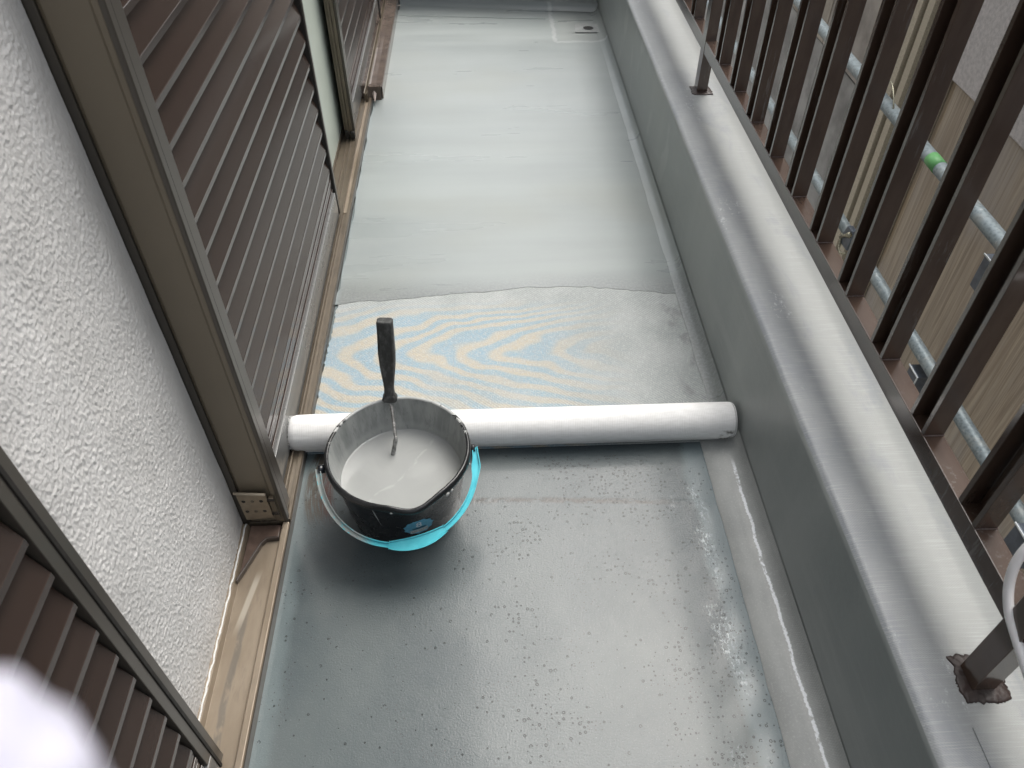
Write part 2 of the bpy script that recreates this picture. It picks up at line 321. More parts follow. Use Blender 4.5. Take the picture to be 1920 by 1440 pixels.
def mat_liquid():
    b = NB('wet_grey_coating_liquid'); x, y, z = b.axis()
    dx = b.math('SUBTRACT', y, b.math('MULTIPLY_ADD', x, 1.25, 1.36))
    st = b.math('MULTIPLY', b.ramp(b.math('ABSOLUTE', b.math('ADD', dx, b.math('MULTIPLY', b.noise(9, 3), .12))), .007, .001), b.ramp(b.noise(40, 3), .4, .6))
    c = b.mix(b.ramp(b.noise((7, 7, 1), 3, .5, 1), .35, .65), (.33, .34, .332), (.37, .38, .372)); c = b.mix(b.math('MULTIPLY', st, .16), c, (.66, .67, .66))
    b.bump(b.noise((9, 9, 1), 2, .4, .6), .003, .25); return b.fin(c, .13, spec=.5, coat=.2, coat_r=.05)
def mat_bail():
    b = NB('turquoise_plastic_with_grey_drips'); x, y, z = b.axis()
    c = b.mix(b.ramp(b.noise(35, 4), .35, .7), (.05, .47, .56), (.09, .56, .64))
    m = b.math('MULTIPLY', b.ramp(x, -.235, -.275), b.ramp(b.noise((30, 30, 60), 4, .7), .36, .46))
    c = b.mix(m, c, (.30, .33, .32)); c = b.mix(b.ramp(b.noise((55, 55, 55), 5, .8), .64, .70, 0, .55), c, (.42, .46, .45))
    b.bump(b.noise(90, 3), .0006, .4); return b.fin(c, .3, spec=.5)
def mat_grip():
    b = NB('paint_crusted_grip'); c = b.mix(b.ramp(b.noise((45, 45, 25), 5, .65), .4, .7), (.030, .031, .030), (.10, .103, .10))
    b.bump(b.noise((90, 90, 60), 4), .003, .6); return b.fin(c, .5, spec=.4)
def mat_rod():
    b = NB('paint_crusted_rod'); c = b.mix(b.ramp(b.noise(90, 4), .4, .65), (.12, .12, .115), (.30, .30, .29)); b.bump(b.noise(150, 4), .003, .6); return b.fin(c, .4, metal=.2)
def mat_roll():
    b = NB('bright_white_woven_roll'); x, y, z = b.axis()
    c = b.mix(b.ramp(b.noise((40, 200, 200), 3), .3, .7), (.82, .82, .805), (.90, .90, .89))
    sm = b.math('MULTIPLY', b.math('MULTIPLY', b.ramp(x, .545, .56), b.ramp(x, .59, .575)), b.math('MULTIPLY', b.ramp(z, .062, .052), b.ramp(b.noise((70, 70, 70), 4), .42, .6)))
    c = b.mix(sm, c, (.22, .22, .20)); c = b.mix(b.math('MULTIPLY', b.ramp(b.math('ABSOLUTE', b.math('SUBTRACT', x, .5855)), .002, .0008), .55), c, (.3, .3, .29))
    s = b.math('SINE', b.math('MULTIPLY', x, 1500)); b.bump(s, .0002, .3); b.bump(b.noise((200, 30, 30), 3), .0008, .5)
    return b.fin(c, .7, spec=.25)
MT.update(black=mat_black(), inner=mat_inner(), rim=mat_rimpaint(), paint=mat_liquid(), bail=mat_bail(), grip=mat_grip(), rod=mat_rod(), roll=mat_roll())
MT['cloth'] = simple('soft_white_cloth', (.50, .495, .58), .8, .03, 200, bump=.0006, bsc=900)
MT['sticker'] = simple('blue_sticker', (.10, .36, .52), .35, .15, 120)
MT['ink'] = simple('dark_print', (.02, .05, .08), .5, .02); MT['inkw'] = simple('white_print', (.78, .82, .83), .5, .02); MT['silver'] = simple('pale_label_field', (.50, .53, .54), .4, .1, 200)
MT['drip'] = simple('dried_grey_drip', (.42, .43, .42), .4, .08, 80)

# ---------------------------------------------------------------- mesh helpers
def link(name, me, mat, parent=None, smooth=False):
    o = bpy.data.objects.new(name, me); COL.objects.link(o)
    if mat is not None:
        if len(me.materials) == 0: me.materials.append(MT[mat] if isinstance(mat, str) else mat)
    if parent is not None: o.parent = parent
    if smooth:
        for p in me.polygons: p.use_smooth = True
    return o
def bmobj(name, bm, mat, parent=None, smooth=False, bevel=0, seg=2):
    bmesh.ops.recalc_face_normals(bm, faces=bm.faces)
    me = bpy.data.meshes.new(name); bm.to_mesh(me); bm.free()
    o = link(name, me, mat, parent, smooth)
    if bevel:
        md = o.modifiers.new('bevel', 'BEVEL'); md.width = bevel; md.segments = seg; md.limit_method = 'ANGLE'; md.angle_limit = math.radians(40)
    return o
def box(bm, x0, x1, y0, y1, z0, z1):
    v = [bm.verts.new((x, y, z)) for x in (x0, x1) for y in (y0, y1) for z in (z0, z1)]
    for f in ((0, 1, 3, 2), (4, 6, 7, 5), (0, 4, 5, 1), (2, 3, 7, 6), (0, 2, 6, 4), (1, 5, 7, 3)): bm.faces.new([v[i] for i in f])
def boxobj(name, d, mat, parent=None, bevel=.001):
    bm = bmesh.new(); box(bm, *d); return bmobj(name, bm, mat, parent, bevel=bevel)
def prism(bm, pts, ax, a, b):
    """pts: closed outline in the two other axes, swept along axis ax (0,1,2) from a to b"""
    def mk(p, t):
        q = [0, 0, 0]; o = [i for i in range(3) if i != ax]; q[o[0]], q[o[1]] = p; q[ax] = t; return bm.verts.new(q)
    A = [mk(p, a) for p in pts]; B = [mk(p, b) for p in pts]; n = len(pts)
    for i in range(n): bm.faces.new((A[i], A[(i + 1) % n], B[(i + 1) % n], B[i]))
    bm.faces.new(A); bm.faces.new(B[::-1])
def tube(name, pts, r, mat, parent=None, n=12, radii=None, flat=1.0):
    bm = bmesh.new(); P = [Vector(p) for p in pts]; rings = []
    nrm = Vector((0, 0, 1))
    for i, p in enumerate(P):
        t = (P[min(i + 1, len(P) - 1)] - P[max(i - 1, 0)]).normalized()
        u = nrm - t * nrm.dot(t)
        if u.length < .05: u = Vector((1, 0, 0)) - t * t.x
        u.normalize(); nrm = u; v = t.cross(u); rr = radii[i] if radii else r
        rings.append([bm.verts.new(p + u * math.cos(a) * rr + v * math.sin(a) * rr * flat) for a in [2 * math.pi * k / n for k in range(n)]])
    for A, B in zip(rings, rings[1:]):
        for k in range(n): bm.faces.new((A[k], A[(k + 1) % n], B[(k + 1) % n], B[k]))
    bm.faces.new(rings[0][::-1]); bm.faces.new(rings[-1])
    return bmobj(name, bm, mat, parent, smooth=True)
def smoothpath(pts, n=8):
    P = [Vector(p) for p in pts]; out = []
    for i in range(len(P) - 1):
        a, b, c, d = P[max(i - 1, 0)], P[i], P[i + 1], P[min(i + 2, len(P) - 1)]
        for k in range(n):
            t = k / n; out.append(.5 * ((2 * b) + (c - a) * t + (2 * a - 5 * b + 4 * c - d) * t * t + (3 * b - a - 3 * c + d) * t ** 3))
    return out + [P[-1]]
def sheet(name, outline, z, mat, parent=None, th=.002, bevel=0):
    bm = bmesh.new(); prism(bm, outline, 2, z - th, z); bmesh.ops.triangulate(bm, faces=[f for f in bm.faces if len(f.verts) > 4])
    return bmobj(name, bm, mat, parent, bevel=bevel)
def wob(a, b, n, amp, fr=9, seed=0):
    """points from a to b with a ragged sideways wobble"""
    a, b = Vector(a), Vector(b); d = (b - a); s = Vector((-d.y, d.x)).normalized(); r = []
    for i in range(n + 1):
        t = i / n; p = a + d * t; q = noise.noise(Vector((t * fr + seed, seed, .3))) * amp + noise.noise(Vector((t * fr * 5 + seed, seed + 5, .3))) * amp * .45
        r.append(tuple(p + s * q))
    return r
def empty(name, loc, label, cat, group=None):
    o = bpy.data.objects.new(name, None); COL.objects.link(o); o.location = loc; o.empty_display_size = .05
    tag(o, label, cat, group); return o
def tag(o, label=None, cat=None, group=None, kind=None):
    if label: o['label'] = label
    if cat: o['category'] = cat
    if group: o['group'] = group
    if kind: o['kind'] = kind
    return o
def under(o, root):
    """keep world placement when put below an Empty that sits elsewhere"""
    o.parent = root; o.matrix_parent_inverse = Matrix.Translation(root.location).inverted(); return o
class Thing:
    def __init__(s, name, loc, label, cat, group=None): s.r = empty(name, loc, label, cat, group)
    def box(s, name, d, mat, bevel=.001): return under(boxobj(name, d, mat, None, bevel), s.r)
    def add(s, o): return under(o, s.r)

# ================================================================ SETTING
me_f = bmesh.new(); box(me_f, -.62, .64, -1.4, 4.2, -.15, 0); tag(bmobj('balcony_floor', me_f, 'floor'), kind='structure')
g = bmesh.new(); box(g, -150, 150, -150, 150, -2.9, -2.7); tag(bmobj('ground', g, 'ground'), kind='structure')
# freshly coated far half: thin film with a ragged front edge
edge = wob((-.466, 1.783), (.14, 1.845), 40, .010, 8, 1)[:-1] + wob((.14, 1.845), (.30, 1.84), 10, .006, 4, 2)[:-1] + wob((.30, 1.84), (.600, 1.79), 25, .010, 8, 3)
left = wob((-.452, 4.13), (-.440, 1.86), 60, .007, 30, 9)
o = sheet('fresh_floor_coating', edge + [(.600, 1.9), (.600, 4.10)] + left, .0046, 'coat', th=.0009); tag(o, kind='structure')
# flange of the far wall, slightly raised
o = sheet('flashing_strip', wob((-.40, 4.05), (.33, 3.975), 24, .004, 8, 4) + [(.34, 4.17), (-.40, 4.24)], .0066, 'coat', th=.003); tag(o, kind='structure')

# glass cloth laid out flat under the coat, from the roll to beyond the wet edge
lf = wob((-.436, 1.88), (-.452, 1.22), 70, .006, 40, 12)
o = sheet('reinforcing_cloth', lf + [(.558, 1.22), (.572, 1.5), (.575, 1.88)], .0035, 'mesh', th=.002)
tag(o, 'bare woven cloth with blue and yellow shimmer, laid flat between roll and fresh coating', 'cloth')
# coved woven strip along the parapet foot in the foreground
cov = bmesh.new(); n = 90; rows = []
for i in range(n + 1):
    y = -1.2 + 2.43 * i / n
    w_ = .5125 + .006 * noise.noise(Vector((y * 7, 1, 0))) + .003 * noise.noise(Vector((y * 40, 1, 0)))
    rows.append([cov.verts.new(q) for q in ((w_, y, .0005), (w_ + .0005, y, .0035), (.555, y, .0045), (.575, y, .0065), (.588, y, .013), (.5955, y, .026), (.5985, y, .045))])
for A, B in zip(rows, rows[1:]):
    for k in range(6): cov.faces.new((A[k], B[k], B[k + 1], A[k + 1]))
tag(bmobj('cove_strip', cov, 'strip', smooth=True), kind='structure')
# cove further along, buried in the coating
cov = bmesh.new(); rows = []
for i in range(60):
    y = 1.235 + (4.10 - 1.235) * i / 59
    rows.append([cov.verts.new(q) for q in ((.562 + .004 * noise.noise(Vector((y * 9, 2, 0))), y, .0058), (.580, y, .0105), (.592, y, .018), (.598, y, .034))])
for A, B in zip(rows, rows[1:]):
    for k in range(3): cov.faces.new((A[k], B[k], B[k + 1], A[k + 1]))
tag(bmobj('coating_cove', cov, 'coat', smooth=True), kind='structure')

# ---- parapet on the right
par = Thing('parapet_wall', (.7, 1.5, 0), 'low grey coated parapet running along the right side under the brown railing', 'wall')
def rounded(x0, x1, z0, z1, r, left=True):
    pts = [(x0, z0)]
    for k in range(7): a = math.pi - k * math.pi / 12; pts.append((x0 + r + r * math.cos(a), z1 - r + r * math.sin(a)))
    return pts + [(x1, z1), (x1, z0)]
def long_strip(name, prof, y0, y1, ny, mat, amp=.0012):
    bm = bmesh.new(); rows = []
    for i in range(ny + 1):
        y = y0 + (y1 - y0) * i / ny
        rows.append([bm.verts.new((x + amp * noise.noise(Vector((x * 20, y * 3.1, z * 9))), y, z + amp * noise.noise(Vector((x * 17 + 5, y * 3.7, z * 9))))) for x, z in prof])
    for A, B in zip(rows, rows[1:]):
        for k in range(len(prof) - 1): bm.faces.new((A[k], B[k], B[k + 1], A[k + 1]))
    return bmobj(name, bm, mat, smooth=True)
r = .017
side = [(.600, 0), (.600, .06), (.600, .14), (.600, .22), (.600, .30), (.600, .329 - r)]
cor = [(.600 + r - r * math.cos(a), .329 - r + r * math.sin(a)) for a in [math.radians(q) for q in (0, 18, 36, 54, 72, 90)]]
par.add(long_strip('inner_face', side + cor[1:3], -1.4, 4.3, 160, 'side'))
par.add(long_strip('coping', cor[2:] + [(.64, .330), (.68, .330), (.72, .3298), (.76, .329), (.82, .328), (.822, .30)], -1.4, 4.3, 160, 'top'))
par.box('core', (.606, .820, -1.4, 4.3, -.3, .322), 'side', 0)
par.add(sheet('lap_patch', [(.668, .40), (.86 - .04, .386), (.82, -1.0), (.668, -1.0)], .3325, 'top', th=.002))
# far end wall
ew = Thing('end_wall', (.1, 4.2, 0), 'low grey wall closing off the far end of the balcony', 'wall')
bm = bmesh.new()
v = [bm.verts.new(q) for q in ((-.75, 4.262, 0), (.603, 4.079, 0), (.603, 4.079, .33), (-.75, 4.262, .33), (-.75, 4.46, 0), (.603, 4.30, 0), (.603, 4.30, .33), (-.75, 4.46, .33))]
for f in ((0, 1, 2, 3), (5, 4, 7, 6), (3, 2, 6, 7), (0, 3, 7, 4), (1, 5, 6, 2)): bm.faces.new([v[i] for i in f])
ew.add(bmobj('wall_body', bm, 'side', bevel=.01))
bm = bmesh.new(); rows = []
for i in range(41):
    t = i / 40; x = -.40 + t * 1.0; y = 4.262 + (x + .75) * (4.079 - 4.262) / 1.353
    e = .003 * noise.noise(Vector((x * 14, 3, 0)))
    rows.append([bm.verts.new(q) for q in ((x, y - .030 + e, .0069), (x, y - .015, .017), (x, y - .006, .026 + e), (x, y - .0015, .04))])
for A, B in zip(rows, rows[1:]):
    for k in range(3): bm.faces.new((A[k], B[k], B[k + 1], A[k + 1]))
ew.add(bmobj('cove', bm, 'coat', smooth=True))
# drain
dr = Thing('floor_drain', (.52, 3.84, 0), 'square drain plate with a dark round hole in the far right corner', 'drain')
dr.add(sheet('drain_plate', [(.459, 3.792), (.578, 3.786), (.585, 3.895), (.464, 3.900)], .0095, 'drain', th=.001, bevel=.0005))
bm = bmesh.new(); bmesh.ops.create_circle(bm, cap_ends=True, radius=.0250, segments=28); bmesh.ops.translate(bm, vec=(.526, 3.832, .0128), verts=bm.verts); dr.add(bmobj('drain_hole', bm, 'hole'))
bm = bmesh.new(); rr = []
for k in range(28):
    a = 2 * math.pi * k / 28; rr.append([bm.verts.new((.526 + q * math.cos(a), 3.832 + q * math.sin(a), zz)) for q, zz in ((.0240, .0118), (.0252, .0124), (.029, .0112), (.031, .0098))])
for k in range(28):
    for j in range(3): bm.faces.new((rr[k][j], rr[(k + 1) % 28][j], rr[(k + 1) % 28][j + 1], rr[k][j + 1]))
dr.add(bmobj('drain_ring', bm, 'drain', smooth=True)); dr.box('cross_bar', (.5245, .5275, 3.812, 3.852, .0129, .0133), 'darkgap', 0)

# ---- stucco wall between the shutters (real relief)
def stucco(y0, y1, z0, z1, st):
    ny, nz = int((y1 - y0) / st), int((z1 - z0) / st); vs = []; X = -.549
    for j in range(nz + 1):
        z = z0 + (z1 - z0) * j / nz
        for i in range(ny + 1):
            y = y0 + (y1 - y0) * i / ny
            p = Vector((y * 225, z * 160, 0)); q = p + Vector((noise.noise(p * .9 + Vector((7, 3, 1))), noise.noise(p * .9 + Vector((1, 9, 4))), 0)) * .9
            h = noise.noise(q * 1.0) * .7 + noise.noise(q * 2.2) * .35
            h = max(-.25, min(.6, h * 1.3)); ed = min(1, (z - z0) / .05)
            vs.append((X - .0015 * 1.0 * min(1, max(0, (y - .955) / .04)) + (.0023 * h) * (1 - .85 * min(1, max(0, (y - .94) / .05))) + .0020 * noise.noise(Vector((y * 9, z * 9, 0))), y, z))
    fs = [(j * (ny + 1) + i, j * (ny + 1) + i + 1, (j + 1) * (ny + 1) + i + 1, (j + 1) * (ny + 1) + i) for j in range(nz) for i in range(ny)]
    me = bpy.data.meshes.new('render_face'); me.from_pydata(vs, [], fs); me.update(); return link('render_face', me, 'stucco', smooth=True)
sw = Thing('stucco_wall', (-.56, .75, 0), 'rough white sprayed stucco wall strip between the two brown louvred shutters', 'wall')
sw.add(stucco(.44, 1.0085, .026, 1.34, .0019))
sw.box('wall_core', (-.75, -.556, .30, 1.02, 0, 2.6), 'housewall', 0)
# sealant bead
cp = []
for i in range(90):
    y = .50 + .505 * i / 89; cp.append((-.5435 + .0022 * noise.noise(Vector((y * 50, 0, 0))), y, .027 + .003 * noise.noise(Vector((y * 60, 4, 0)))))
sw.add(tube('sealant_bead', cp, .0022, 'caulk', n=6, radii=[.0018 + .0014 * abs(noise.noise(Vector((p[1] * 70, 1, 1)))) for p in cp]))
hw = bmesh.new(); box(hw, -.9, -.575, 1.01, 4.6, -.1, 2.6); box(hw, -.9, -.575, -1.4, .52, -.1, 2.6); tag(bmobj('house_wall', hw, 'housewall'), kind='structure')
ev = bmesh.new(); box(ev, -1.2, -.10, -1.6, 4.8, 2.6, 2.72); tag(bmobj('roof_eave', ev, 'eave'), kind='structure')

# ================================================================ WINDOW FRAME + SILL
fr = Thing('shutter_frame', (-.5, 1.03, 0), 'deep olive bronze metal frame post beside the stucco wall, with tan channel sill', 'frame')
Zt = 2.2
fr.box('jamb_flange', (-.5555, -.5375, 1.011, 1.030, .02, Zt), 'frame2', .001)
bm = bmesh.new(); prism(bm, [(-.5375, 1.016), (-.530, 1.0115), (-.472, 1.0115), (-.468, 1.0075), (-.459, 1.0075), (-.459, 1.0185), (-.5375, 1.0185)], 2, .028, Zt)
fr.add(bmobj('jamb_face', bm, 'frame', bevel=.0012))
bm = bmesh.new(); prism(bm, [(-.4588, 1.006), (-.452, 1.006), (-.4505, 1.0075), (-.4505, 1.0220), (-.454, 1.0225), (-.4588, 1.0225)], 2, .020, Zt)
fr.add(bmobj('jamb_edge', bm, 'frame2', bevel=.0008))
fr.box('jamb_return', (-.55, -.47, 1.0190, 1.024, .03, Zt), 'darkgap', 0)
# sill front and tracks beyond the jamb
bm = bmesh.new()
prof = [(-.575, 0), (-.447, 0), (-.447, .026), (-.449, .030), (-.457, .030), (-.458, .024), (-.468, .024), (-.469, .033), (-.473, .033), (-.474, .022), (-.492, .022), (-.493, .029), (-.496, .029), (-.497, .020), (-.508, .020), (-.509, .027), (-.512, .027), (-.513, .020), (-.545, .020), (-.546, .034), (-.575, .034)]
prism(bm, prof, 1, 1.012, 4.25); fr.add(bmobj('track_sill', bm, 'frame3', bevel=.0005, seg=1))
fr.box('pale_track_strip', (-.4685, -.4582, 2.24, 3.05, .0245, .0262), 'tan', 0)
# channel sill in the foreground
bm = bmesh.new()
prof = [(-.556, 0), (-.447, 0), (-.4475, .026), (-.450, .0295), (-.4615, .0295), (-.4635, .026), (-.4645, .014), (-.535, .012), (-.5395, .026), (-.556, .028)]
prism(bm, prof, 1, -1.2, 1.0055); fr.add(bmobj('channel_sill', bm, 'tan', bevel=.0006, seg=1))
bm = bmesh.new(); prism(bm, [(-.4468, .0005), (-.4452, .0005), (-.4452, .0265), (-.4468, .0285)], 1, -1.2, 1.0075); prism(bm, [(-.4468, .0005), (-.4452, .0005), (-.4452, .0245), (-.4468, .0255)], 1, 1.0077, 4.25)
fr.add(bmobj('front_seal', bm, 'frame2'))
# corner gusset
bm = bmesh.new(); prism(bm, [(-.534, 1.004), (-.468, 1.004), (-.468, .968), (-.492, .966), (-.500, .955), (-.534, .868)], 2, .0145, .0215)
fr.add(bmobj('corner_gusset', bm, simple('stained_brown_plate', (.12, .082, .065), .35, .2, 60), bevel=.002))
bm = bmesh.new(); prism(bm, [(-.466, .967), (-.492, .964), (-.501, .953), (-.535, .862), (-.537, .868), (-.503, .958), (-.493, .970), (-.466, .972)], 2, .0145, .0275)
fr.add(bmobj('gusset_lip', bm, simple('dark_plate_edge', (.055, .042, .036), .4, .2, 60), bevel=.001))
# perforated plate screwed on the jamb foot
pl = Thing('perforated_plate', (-.505, 1.0, .1), 'small tan metal plate with six holes at the foot of the olive frame post', 'plate')
bm = bmesh.new(); prism(bm, [(-.535, .050), (-.475, .056), (-.4765, .138), (-.537, .143)], 1, .9985, 1.0035); pl.add(bmobj('plate_body', bm, simple('tan_plate', (.28, .225, .16), .38, .12, 60, metal=.2), bevel=.0008))
pl.add(tube('rolled_edge', [(-.540, .999, .1445), (-.5, .9975, .1425), (-.475, .9975, .1395)], .003, simple('pale_plate_edge', (.45, .38, .29), .4), n=8))
for i in range(3):
    for j in range(2):
        x, z = -.526 + i * .0185, .116 - j * .035
        bm = bmesh.new(); bmesh.ops.create_cone(bm, cap_ends=True, segments=14, radius1=.0042, radius2=.0030, depth=.0012)
        bmesh.ops.rotate(bm, matrix=Matrix.Rotation(math.pi / 2, 3, 'X'), verts=bm.verts); bmesh.ops.translate(bm, vec=(x, .9979, z), verts=bm.verts)
        pl.add(bmobj('hole', bm, 'darkgap' if i != 1 else 'frame3'))
fr.box('stop_block', (-.473, -.462, .998, 1.0070, .045, .125), 'frame3', .001)
fr.box('stop_bar', (-.4745, -.4605, .995, .9975, .118, .123), 'darkgap', 0); fr.box('stop_bar', (-.4745, -.4605, .995, .9975, .070, .076), 'darkgap', 0)

# ================================================================ SHUTTERS
def slat_profile(xb, z):
    # face leans out towards its foot, ends in a small bright lip and a drip edge turned in
    return [(xb - .0170, z + .0664), (xb - .0006, z + .0125), (xb + .0002, z + .0115), (xb + .0002, z + .0010), (xb - .0008, z), (xb - .013, z - .001), (xb - .013, z + .0004), (xb - .0070, z + .0030), (xb - .0070, z + .0150), (xb - .0193, z + .0664)]
def shutter(label, y0, y1, xl, z0, nsl, pitch, left_stile, right_stile, name='louvred_shutter', bottom=True, group='brown louvred sliding shutters'):
    t = Thing(name, (xl - .01, (y0 + y1) / 2, .03), label, 'shutter', group)
    me = None
    for k in range(nsl):
        z = z0 + pitch * k
        if me is None:
            bm = bmesh.new(); prism(bm, slat_profile(0, 0), 1, y0, y1); bmesh.ops.recalc_face_normals(bm, faces=bm.faces)
            me = bpy.data.meshes.new('slat'); bm.to_mesh(me); bm.free()
        o = link('slat', me, 'slat'); o.location = (xl + random.uniform(-.0006, .0006), 0, z); o.rotation_euler = (0, random.uniform(-.006, .006), 0)
        lw = o.location.copy(); o.parent = t.r; o.matrix_parent_inverse = Matrix.Translation(t.r.location).inverted()
    ye0 = (left_stile[0] if left_stile else y0); ye1 = (right_stile[1] if right_stile else y1)
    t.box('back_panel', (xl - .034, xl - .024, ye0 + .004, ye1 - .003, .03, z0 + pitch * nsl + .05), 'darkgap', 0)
    st0 = (left_stile[1] + .0005) if left_stile else y0
    if bottom:
        t.box('bottom_rail', (xl - .020, xl + .0045, st0 if left_stile else y0, ye1 - .002, .032, z0 - .070), 'panel', .001)
        for q, d in ((z0 - .066, .001), (z0 - .050, -.001), (z0 - .031, .001), (z0 - .014, 0)): t.box('ridge', (xl - .018, xl - .002 + d, y0, y1, q, q + .011), 'slat', .001)
    zt = z0 + pitch * nsl + .05
    for nm, st in (('stile', left_stile), ('stile', right_stile)):
        if st: t.box(nm, (xl - .028, st[2], st[0], st[1], .034, zt), 'frame2', .001)
    return t
A = shutter('middle brown louvred shutter leaf beyond the olive frame post, left of the pale glass', 1.066, 2.216, -.483, .188, 28, .0664, (1.0260, 1.0640, -.4560), None)
A.box('stile', (-.5, -.4790, 2.221, 2.2265, .032, 2.05), 'darkgap', .0006); A.box('stile', (-.5, -.4772, 2.2268, 2.240, .032, 2.05), 'frame2', .0006)
A.box('stile_groove', (-.4562, -.4557, 1.0335, 1.0345, .04, 2.05), 'darkgap', 0)
B = shutter('nearest brown louvred shutter leaf, in the lower left corner beside the stucco wall', -1.2, .473, -.487, .232 - .0655, 29, .0655, None, (.476, .494, -.4835))
B.box('stile', (-.512, -.4815, .4942, .5005, .034, 2.1), 'darkgap', .0006); B.box('stile', (-.515, -.4835, .5007, .516, .034, 2.1), 'frame2', .0008)
B.box('roller_foot', (-.505, -.492, .490, .508, .024, .0345), 'rubber', .001)
Cc = shutter('farthest brown louvred shutter leaf, behind the bent metal sill cover', 2.800, 4.20, -.492, .188, 28, .0664, None, None)
for x0, x1, y0, m in ((-.5165, -.5085, 2.752, 'frame3'), (-.5075, -.4995, 2.747, 'frame3'), (-.4985, -.4865, 2.750, 'frame3'), (-.4855, -.4775, 2.752, 'frame2')):
    Cc.box('stile_rib', (x0, x1, y0, 2.796, .055, 2.05), m, .0008)
Cc.box('stile_core', (-.515, -.479, 2.758, 2.798, .055, 2.04), 'darkgap', 0)
Cc.box('roller_foot', (-.5150, -.5010, 2.742, 2.768, .026, .060), 'rubber', .003); Cc.box('roller_foot', (-.4955, -.4800, 2.742, 2.768, .026, .056), 'rubber', .003)
# window pane behind
wn = Thing('window', (-.56, 2.8, .03), 'pale grey green glass pane recessed between the middle and farthest brown shutters', 'window')
wn.box('pane', (-.570, -.536, 2.27, 4.2, .036, 2.1), 'glass', .0005)
wn.box('frame', (-.5358, -.5325, 2.27, 4.2, .022, .036), 'frame3', .0005)
# bent metal cover on the far sill
cvr = Thing('sill_cover', (-.46, 3.6, .03), 'bent glossy brown metal cover lying over the far end of the sill', 'cover')
cm = MT['cover'] = simple('glossy_brown_sheet_metal', (.16, .125, .105), .16, .2, 20, metal=.35, bump=.0015, bsc=25)
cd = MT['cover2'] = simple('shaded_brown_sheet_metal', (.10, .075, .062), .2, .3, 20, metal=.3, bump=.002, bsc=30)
def bent(name, x0, x1, rise, ya, mat):
    bm = bmesh.new(); rows = []
    for i in range(41):
        y = ya + (4.25 - ya) * i / 40; e = .002 * noise.noise(Vector((y * 6, x0 * 30, 0)))
        curl = max(0, 1 - (y - ya) / .06)
        rows.append([bm.verts.new((x, y, .052 + rise * f + e + .016 * curl ** 2)) for x, f in ((x0, 1), (x0 + (x1 - x0) * .15, .3), ((x0 + x1) / 2, .0), (x1 - (x1 - x0) * .1, .15), (x1, .3))])
    for P_, Q_ in zip(rows, rows[1:]):
        for k in range(4): bm.faces.new((P_[k], Q_[k], Q_[k + 1], P_[k + 1]))
    f = rows[0]; lo = [bm.verts.new((v.co.x, ya - .012, .018 + .004 * noise.noise(v.co * 60))) for v in f]
    for k in range(4): bm.faces.new((f[k], f[k + 1], lo[k + 1], lo[k]))
    o = bmobj(name, bm, mat, smooth=False); md = o.modifiers.new('solid', 'SOLIDIFY'); md.thickness = .0015; return o
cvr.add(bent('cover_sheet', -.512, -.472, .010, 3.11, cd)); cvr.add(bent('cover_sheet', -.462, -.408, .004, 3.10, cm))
bm = bmesh.new(); prism(bm, [(-.474, .02), (-.460, .02), (-.460, .058), (-.463, .060), (-.466, .051), (-.470, .060), (-.474, .062)], 1, 3.06, 4.25); cvr.add(bmobj('centre_groove', bm, 'frame3', bevel=.0005, seg=1))
bm = bmesh.new(); prism(bm, [(-.410, .0), (-.4045, .0), (-.4045, .050), (-.407, .055), (-.410, .055)], 1, 3.13, 4.25); cvr.add(bmobj('side_skirt', bm, cm))
bm = bmesh.new(); v = [bm.verts.new(q) for q in ((-.447, 3.102, .050), (-.425, 3.10, .048), (-.432, 3.06, .020), (-.436, 3.094, .0545))]; bm.faces.new((v[0], v[2], v[3])); bm.faces.new((v[1], v[3], v[2])); cvr.add(bmobj('torn_tab', bm, simple('pale_bare_metal', (.55, .47, .43), .3, .1)))
bm = bmesh.new(); prism(bm, [(3.82, .075), (3.83, 2.0), (3.846, 2.0), (3.846, .075)], 0, -.468, -.462); cvr.add(bmobj('end_fin', bm, 'darkgap'))

# ================================================================ RAILING
rl = Thing('railing', (.72, 1.5, .33), 'dark brown enamelled metal railing of channel balusters standing on the parapet', 'railing')
bmr = bmesh.new(); N = 110
rl.box('bottom_rail', (.704, .739, .455, 4.25, .455, .4945), 'rail', .0012)
def lowseg():
    o = boxobj('bottom_rail', (.704, .739, -1.3, .450, .455, .4945), 'rail', None, .0012); return o
rl.add(lowseg())
rl.box('top_rail', (.696, .748, -1.3, 4.25, 1.128, 1.160), 'rail', .003)
def channel():
    bm = bmesh.new(); t = .0098; W = .0275; D = .0345
    prism(bm, [(0, -W), (D, -W), (D, W), (0, W), (0, W - t), (D - .005, W - t), (D - .005, -W + t), (0, -W + t)], 2, 0, .6335)
    bmesh.ops.recalc_face_normals(bm, faces=bm.faces); me = bpy.data.meshes.new('baluster'); bm.to_mesh(me); bm.free(); return me
chm = channel()
ys = [.4405 + .181 * k for k in range(-9, 22)]
for k, y in zip(range(-9, 22), ys):
    if k in (0, 11): continue
    o = link('baluster', chm, 'rail'); o.location = (.7045, y + .0275, .4947); o.rotation_euler = (0, 0, random.uniform(-.01, .01))
    md = o.modifiers.new('bevel', 'BEVEL'); md.width = .0008; md.segments = 1
    o.parent = rl.r; o.matrix_parent_inverse = Matrix.Translation(rl.r.location).inverted()
    # weld beads at the foot
    wd = tube('weld_bead', [(.705, y - .001, .4955), (.722, y - .0013, .4957), (.739, y - .001, .4955)], .0011, MT.setdefault('weld', simple('pale_weld_highlight', (.16, .12, .11), .3, .3, 300)), n=5); rl.add(wd)
for (x0, x1, y0, y1) in ((.6905, .7255, .4520, .4905), (.7030, .7370, 2.429, 2.470)):
    rl.add(boxobj('post', (x0, x1, y0, y1, .330, 1.128), 'rail', None, .0012))
